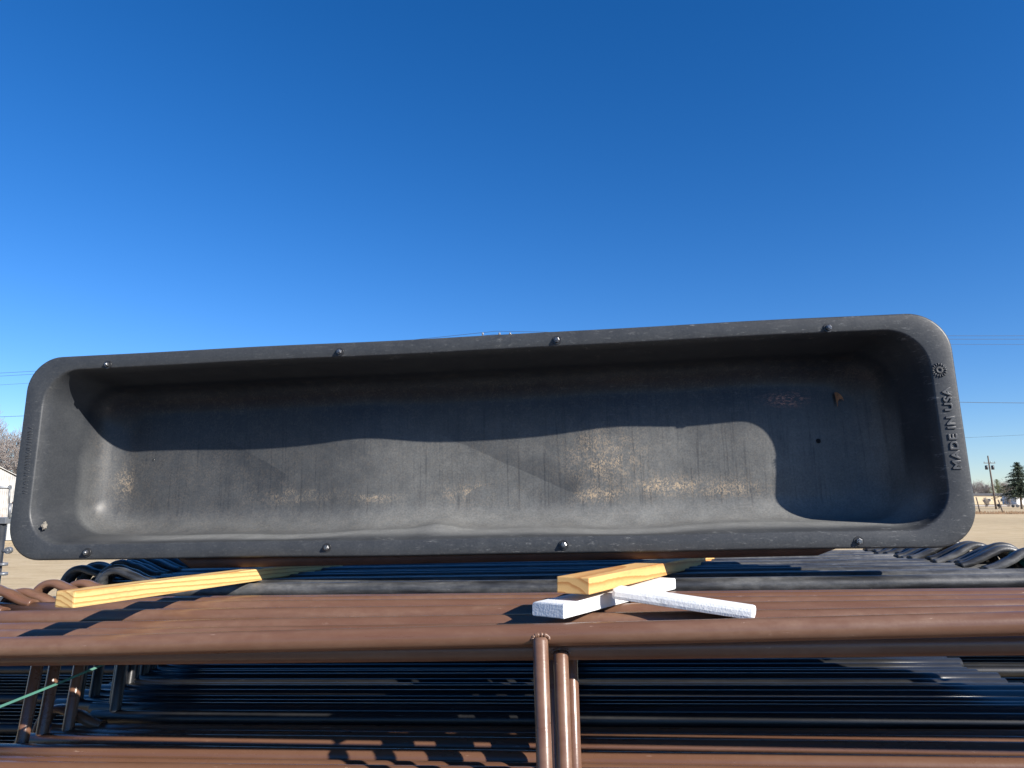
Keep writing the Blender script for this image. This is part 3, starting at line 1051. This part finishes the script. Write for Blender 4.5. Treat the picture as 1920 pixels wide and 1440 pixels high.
# bare trees -------------------------------------------------------------------------------------
def bare_tree(name, loc, H, spread, seed, label, group=None, twigr=0.012, depth=5, forks=(2, 4), multi=1, trunk_r=None):
    rr = random.Random(seed)
    root = empty(name, loc)
    tag(root, label, 'tree', group)
    bt = bmesh.new(); bc = bmesh.new()
    tr = trunk_r or H * 0.022
    def grow(p, d, L, r, lev):
        n = 4 if lev < 2 else 3
        pts = [p.copy()]; rads = [r]
        q = p.copy(); dd = d.copy()
        for i in range(n):
            dd = (dd + Vector((rr.uniform(-1, 1), rr.uniform(-1, 1), rr.uniform(-0.3, 0.5))) * 0.16).normalized()
            q = q + dd * L / n
            pts.append(q.copy()); rads.append(max(twigr * 0.5, r * (1 - 0.4 * (i + 1) / n)))
        tube(bt if lev < 2 else bc, pts, rads, 7 if lev < 2 else 4 if lev < 4 else 3, cap=False)
        if lev >= depth: return
        for k in range(rr.randint(*forks)):
            at = rr.randint(1, n)
            side = Vector((rr.uniform(-1, 1), rr.uniform(-1, 1), rr.uniform(0.0, 0.8))).normalized()
            nd_ = (dd * 1.0 + side * spread).normalized()
            grow(pts[at], nd_, L * rr.uniform(0.55, 0.8), rads[at] * 0.66, lev + 1)
    for k in range(multi):
        d0 = Vector((rr.uniform(-0.25, 0.25), rr.uniform(-0.2, 0.2), 1)).normalized() if multi > 1 else Vector((0, 0, 1))
        grow(Vector((rr.uniform(-0.2, 0.2) * (multi > 1), 0, -0.02)), d0, H * 0.32, tr, 0)
    mesh_obj('trunk', bt, M['bark'], root)
    mesh_obj('crown', bc, M['twig'], root)
    return root
p = px(16, 940, 44)
bare_tree('bare_tree', (p.x, 44, 0), 7.6, 0.75, 11, 'bare grey winter tree behind the metal shed', None, 0.016, 6, (3, 4), 3, 0.12)
p = px(-75, 940, 48)
bare_tree('bare_tree', (p.x, 48, 0), 7.2, 0.75, 12, 'bare winter tree cut by left edge of picture', None, 0.016, 5, (3, 4), 3, 0.12)

# grey steel frame at the left edge ------------------------------------------------------------
FY = 4.2
def fp(x, y): return px(x, y, FY)
fb = fp(4, 1000)
fr_ = empty('gate_frame', (fb.x, FY, 0))
tag(fr_, 'dark steel gate frame with grey latch bar at left edge', 'gate')
org = Vector((fb.x, FY, 0))
def L_(v): return v - org
bm = bmesh.new()
a = fp(5, 975); tube(bm, [L_(Vector((a.x, FY, 0.0))), L_(a)], 0.022, 12)
mesh_obj('post', bm, M['dark'], fr_)
bm = bmesh.new()
a = fp(-60, 913.5); b_ = fp(18, 914); c_ = fp(19.5, 914)
tube(bm, [L_(a), L_(b_)], 0.009, 10); tube(bm, [L_(b_), L_(c_)], 0.014, 10)
mesh_obj('latch_bar', bm, M['galv'], fr_)
bm = bmesh.new()
tube(bm, [L_(fp(18, 916)), L_(fp(17, 945))], 0.004, 8)
tube(bm, [L_(fp(19, 943)), L_(fp(17, 972))], 0.008, 8)
mesh_obj('latch_rod', bm, M['galv'], fr_)
bm = bmesh.new()
a = L_(fp(-8, 982)); b_ = L_(fp(18, 970))
box(bm, (a.x, -0.03, a.z), (b_.x, 0.03, b_.z), 0.004)
mesh_obj('bracket', bm, M['galv'], fr_)
bm = bmesh.new()
a = L_(fp(5, 1033))
tube(bm, [a, a + Vector((0.035, 0, 0.0))], 0.010, 10)
c_ = L_(fp(16, 1032))
tube(bm, [c_ + Vector((0, 0.012, 0)), c_ + Vector((0, -0.012, 0))], 0.019, 14)
tube(bm, [c_ + Vector((0, 0.02, 0)), c_ + Vector((0, -0.02, 0))], 0.007, 8)
mesh_obj('hinge_lug', bm, M['galv'], fr_)
for y_ in (1058, 1076):
    bm = bmesh.new()
    a = L_(fp(5, y_))
    tube(bm, [a + Vector((0, 0, -0.008)), a + Vector((0, 0, 0.008))], 0.026, 12)
    mesh_obj('weld_collar', bm, M['galv'], fr_)
bm = bmesh.new()
for y_ in (1000, 1050):
    pass
a = L_(Vector((fp(-120, 913).x, FY, 0))); 
tube(bm, [a, L_(fp(-120, 905))], 0.022, 12)
mesh_obj('post', bm, M['dark'], fr_)
bm = bmesh.new()
tube(bm, [L_(fp(-120, 976)), L_(fp(4, 976))], 0.012, 10)
mesh_obj('rail', bm, M['dark'], fr_)

# ------------------------------------------------------------------ right background
def fence_line(y0):
    root_post = None
    xs = [(1838, -0.16, 0.0), (1881, -0.28, 0)]
    for i, (xp, ln, _) in enumerate(xs):
        b = pz(xp, 962.5)
        bm = bmesh.new()
        rr = random.Random(i)
        h = 1.7 if i % 2 else 2.0
        top = Vector((h * ln, 0, h))
        tube(bm, [(0, 0, -0.05), top * 0.5 + Vector((0.02, 0, 0)), top], [0.085, 0.075, 0.07], 8)
        o = mesh_obj('fence_post', bm, M['pole'])
        o.location = b
        labs = {0: 'leaning dark fence post left of the power pole', 1: 'most slanted fence post, between power pole and evergreen'}
        tag(o, labs.get(i, 'upright field fence post just right of the evergreen trunk'), 'fence post', 'posts of the far field fence')
    bm = bmesh.new()
    a, c = pz(1690, 962.5), pz(2020, 962.5)
    for h in (0.25, 0.55, 0.85, 1.15, 1.4):
        tube(bm, [a + Vector((0, -0.09, h)), c + Vector((0, -0.09, h))], 0.009, 4)
    o = mesh_obj('fence_wire', bm, M['wire'])
    tag(o, 'strands of wire along the far field fence', 'fence wire')
fence_line(0)
bm = bmesh.new()
rr = random.Random(5)
a, c = pz(1690, 963.5), pz(2020, 963.5)
for i in range(900):
    k = rr.random()
    p = a.lerp(c, k) + Vector((0, rr.uniform(-1.2, 2.2), 0))
    h = rr.uniform(0.12, 0.42)
    w = rr.uniform(0.04, 0.12)
    q = Vector((rr.uniform(-0.15, 0.15), rr.uniform(-0.1, 0.1), h))
    v = [bm.verts.new(p + Vector((-w, 0, 0))), bm.verts.new(p + Vector((w, 0, 0))), bm.verts.new(p + q)]
    bm.faces.new(v)
o = mesh_obj('dry_weeds', bm, mat_simple('weeds', (0.22, 0.14, 0.08), 0.95, 0.3, 1))
tag(o, 'brown dry weeds along the foot of the far fence', 'weeds', kind='stuff')

def power_pole(base, H, arms, label, r=0.15, lean=0.0, transformer=False):
    root = empty('power_pole', base)
    tag(root, label, 'power pole', 'power poles')
    bm = bmesh.new()
    tube(bm, [(0, 0, -0.02), (lean * H * 0.5, 0, H * 0.5), (lean * H, 0, H)], [r, r * 0.85, r * 0.65], 10)
    mesh_obj('pole_shaft', bm, M['pole'], root)
    for (zf, wid) in arms:
        z = H * zf
        bm = bmesh.new()
        box(bm, (lean * z - wid / 2, -0.2, z - 0.06), (lean * z + wid / 2, -0.1, z + 0.06))
        mesh_obj('crossarm', bm, M['pole'], root)
        for s in (-0.46, 0.1, 0.46):
            bm = bmesh.new()
            x = lean * z + s * wid
            tube(bm, [(x, -0.15, z + 0.06), (x, -0.15, z + 0.14), (x, -0.15, z + 0.16), (x, -0.15, z + 0.26)], [0.03, 0.03, 0.07, 0.045], 8)
            mesh_obj('insulator', bm, M['porcelain'], root)
    if transformer:
        for s in (-1, 1):
            bm = bmesh.new()
            z = H * 0.78
            x = lean * z + s * 0.55
            tube(bm, [(x, 0, z - 0.4), (x, 0, z - 0.36), (x, 0, z + 0.3), (x, 0, z + 0.36)], [0.2, 0.24, 0.24, 0.12], 12)
            mesh_obj('transformer', bm, M['dark'], root)
    return root
pb = pz(1868, 955)
power_pole(pb, 95.0 / F * pb.y * 1.04, ((0.86, 2.0),), 'leaning wooden power pole with crossarm beside the evergreen', 0.17, -0.055, True)
pb2 = px(1821, 943, 230)
power_pole((pb2.x, 230, 0), 8.5, ((0.93, 1.2),), 'slim far power pole close to right end of trough', 0.14, 0.0)
# the line of poles behind the trough
D0 = 38.0
t0 = px(931, 622, D0)
power_pole((t0.x, D0, 0), t0.z - 0.28, ((0.994, 1.6),), 'power pole whose top peeks over the rim of trough', 0.14)

def wire(pts, r, label):
    bm = bmesh.new()
    out = []
    for a, b, sag in pts:
        a, b = Vector(a), Vector(b)
        for i in range(13):
            t = i / 12
            q = a.lerp(b, t); q.z -= sag * 4 * t * (1 - t)
            if not out or (q - out[-1]).length > 1e-4: out.append(q)
    tube(bm, out, r, 5)
    o = mesh_obj('power_line', bm, M['wire'])
    return tag(o, label, 'power line', 'overhead power lines')
c0 = px(930, 621, D0)
wire([(px(-700, 712, 60), c0, 1.0), (c0, px(2700, 622, 40), 0.25)], 0.011, 'uppermost overhead power line crossing behind the trough')
c1 = px(924, 627.5, D0)
wire([(px(-700, 722, 60), c1, 0.9), (c1, px(2700, 628, 40), 0.25)], 0.010, 'second overhead power line just under the uppermost one')
c2 = px(938, 635, D0 + 0.1)
wire([(px(-700, 740, 60), c2, 1.0), (c2, px(2700, 640, 40), 0.25)], 0.008, 'third overhead power line, a little below the top pair')
c3 = px(931, 720, D0 + 0.2)
wire([(px(-700, 790, 60), c3, 0.8), (c3, px(2700, 745, 40), 0.65)], 0.013, 'lower overhead cable, meeting right rim beside the lettering')
wire([(px(1500, 830, 110), px(2300, 790, 100), 0.5)], 0.016, 'faint far power line lowest above the field at right')

# evergreen, cedar
def conifer(name, base, H, rad, seed, label, mat, trunk_h=0.1, density=1.0):
    rr = random.Random(seed)
    root = empty(name, base)
    tag(root, label, 'tree')
    bm = bmesh.new()
    tube(bm, [(0, 0, -0.02), (0, 0, H * 0.6), (0, 0, H * 0.98)], [H * 0.022, H * 0.013, H * 0.003], 8)
    mesh_obj('trunk', bm, M['bark'], root)
    bm = bmesh.new()
    z = H * trunk_h
    lev = 0
    while z < H * 0.99:
        f = (z / H - trunk_h) / (1 - trunk_h)
        Rr = rad * (1 - f) ** 0.68 * rr.uniform(0.75, 1.08) + 0.12
        nb = max(5, int(13 * (1 - f) + 5))
        for k in range(nb):
            a = 2 * math.pi * (k + rr.random()) / nb
            d = Vector((math.cos(a), math.sin(a), rr.uniform(-0.12, 0.22)))
            Lb = Rr * rr.uniform(0.65, 1.12)
            m = int((7 + 6 * (1 - f)) * density)
            for j in range(m):
                t = (j + rr.random()) / m
                c = Vector((0, 0, z)) + d * Lb * t + Vector((0, 0, -0.22 * Lb * t * t + rr.uniform(-0.1, 0.1)))
                for q in range(3):
                    s = rr.uniform(0.12, 0.3) * (1.15 - 0.4 * t)
                    u = Vector((rr.uniform(-1, 1), rr.uniform(-1, 1), rr.uniform(-0.4, 0.5))).normalized() * s
                    w = Vector((rr.uniform(-1, 1), rr.uniform(-1, 1), rr.uniform(-0.6, 0.6))).normalized() * s * 0.45
                    o = c + Vector((rr.uniform(-.18, .18), rr.uniform(-.18, .18), rr.uniform(-.1, .1)))
                    bm.faces.new([bm.verts.new(o - u * 0.5 - w * 0.5), bm.verts.new(o + u), bm.verts.new(o - u * 0.3 + w)])
        z += H * 0.042 * rr.uniform(0.8, 1.2)
    mesh_obj('crown', bm, mat, root)
    return root
eb = pz(1916, 954.5)
conifer('evergreen_tree', (eb.x, eb.y, 0), (954 - 868) / F * eb.y * 0.99, 4.3, 4, 'dark green evergreen tree at right edge of picture', M['needle'], 0.27, 2.2)
cb = px(1873, 940, 276)
conifer('cedar_tree', (cb.x, 276, 0), 9.4, 6.0, 9, 'small yellow green cedar behind the power pole', M['cedar'], 0.1)
for i, (xp, Y, H, lab) in enumerate(((1826, 270, 12.0, 'bare grey tree behind left end of beige building'), (1840, 280, 11.5, 'bare grey tree over beige building roof, left of power pole'), (1853, 290, 10.5, 'low bare tree right behind the power pole shaft'), (1884, 285, 12.0, 'bare tree between cedar and evergreen'), (1905, 290, 11.0, 'bare tree behind the evergreen'))):
    p = px(xp, 940, Y)
    bare_tree('bare_tree', (p.x, Y, 0), H, 0.75, 40 + i, lab, 'bare trees behind the beige building', 0.05, 4, (3, 5), 5, 0.16)
p = px(1890, 940, 170)
bare_tree('bare_shrub', (p.x, 170, 0), 3.4, 0.9, 71, 'bare shrub in front of beige building wall', None, 0.03, 4, (3, 4), 4, 0.06)
p = px(1848, 940, 160)
bare_tree('bare_shrub', (p.x, 160, 0), 2.8, 0.9, 72, 'bare shrub left of the power pole base', None, 0.03, 4, (3, 4), 4, 0.06)
p = px(1873, 950, 134)
bare_tree('bare_shrub', (p.x, 134, 0), 1.3, 0.9, 73, 'small bare bush at the foot of the power pole', None, 0.02, 4, (3, 4), 5, 0.03)

# far buildings
def house(name, xl, xr, Y, hwall, hroof, depth, wall, roof, label, windows):
    a, b = px(xl, 940, Y).x, px(xr, 940, Y).x
    root = empty(name, ((a + b) / 2, Y, 0))
    tag(root, label, 'building')
    w = (b - a) / 2
    bm = bmesh.new(); box(bm, (-w, 0, 0), (w, depth, hwall)); mesh_obj('wall', bm, wall, root)
    bm = bmesh.new()
    pr = [(-0.3, hwall + 0.003), (depth + 0.3, hwall + 0.003), (depth / 2, hwall + hroof)]
    A = [bm.verts.new((-w - 0.4, y, z)) for y, z in pr]; B = [bm.verts.new((w + 0.4, y, z)) for y, z in pr]
    bm.faces.new(A[::-1]); bm.faces.new(B)
    for k in range(3): bm.faces.new((A[k], A[(k + 1) % 3], B[(k + 1) % 3], B[k]))
    mesh_obj('roof', bm, roof, root)
    for xp in windows:
        xx = px(xp, 940, Y).x - (a + b) / 2
        bm = bmesh.new(); box(bm, (xx - 0.6, -0.05, 1.0), (xx + 0.6, 0.05, 2.0)); f = mesh_obj('window', bm, M['whitew'], root)
        bm = bmesh.new(); box(bm, (xx - 0.5, -0.08, 1.08), (xx + 0.5, -0.052, 1.92)); mesh_obj('pane', bm, M['glass'], f)
    return root
house('mobile_home', 1760, 1905, 262, 3.0, 0.9, 6, M['beige'], M['roofg'], 'long low beige building with dark roof beyond the field', (1855, 1879, 1888))
house('white_house', 1906, 1990, 240, 3.3, 0.5, 7, M['whitew'], M['roofg'], 'small white building half hidden behind the evergreen', (1940,))
# dark flatbed trailer under the evergreen
p = pz(1904, 951.5)
tr = empty('flatbed_trailer', (p.x, p.y, 0))
tag(tr, 'small dark flatbed trailer parked beside the evergreen trunk', 'trailer')
bm = bmesh.new(); box(bm, (-0.95, -0.6, 0.42), (0.95, 0.6, 0.52), 0.01); mesh_obj('deck', bm, M['dark'], tr)
bm = bmesh.new()
for s in (-0.6, 0.6):
    tube(bm, [(-0.93, s, 0.8), (0.93, s, 0.8)], 0.03, 6)
    for x in (-0.93, 0, 0.93): tube(bm, [(x, s, 0.52), (x, s, 0.8)], 0.03, 6)
mesh_obj('side_rail', bm, M['galv'], tr)
for s in (-1, 1):
    bm = bmesh.new(); tube(bm, [(0, s * 0.62, 0.3), (0, s * 0.78, 0.3)], 0.3, 16); mesh_obj('wheel', bm, M['dark'], tr)
bm = bmesh.new(); tube(bm, [(0.9, 0, 0.46), (1.7, 0, 0.4), (1.7, 0, 0.0)], 0.04, 6); mesh_obj('tongue', bm, M['dark'], tr)
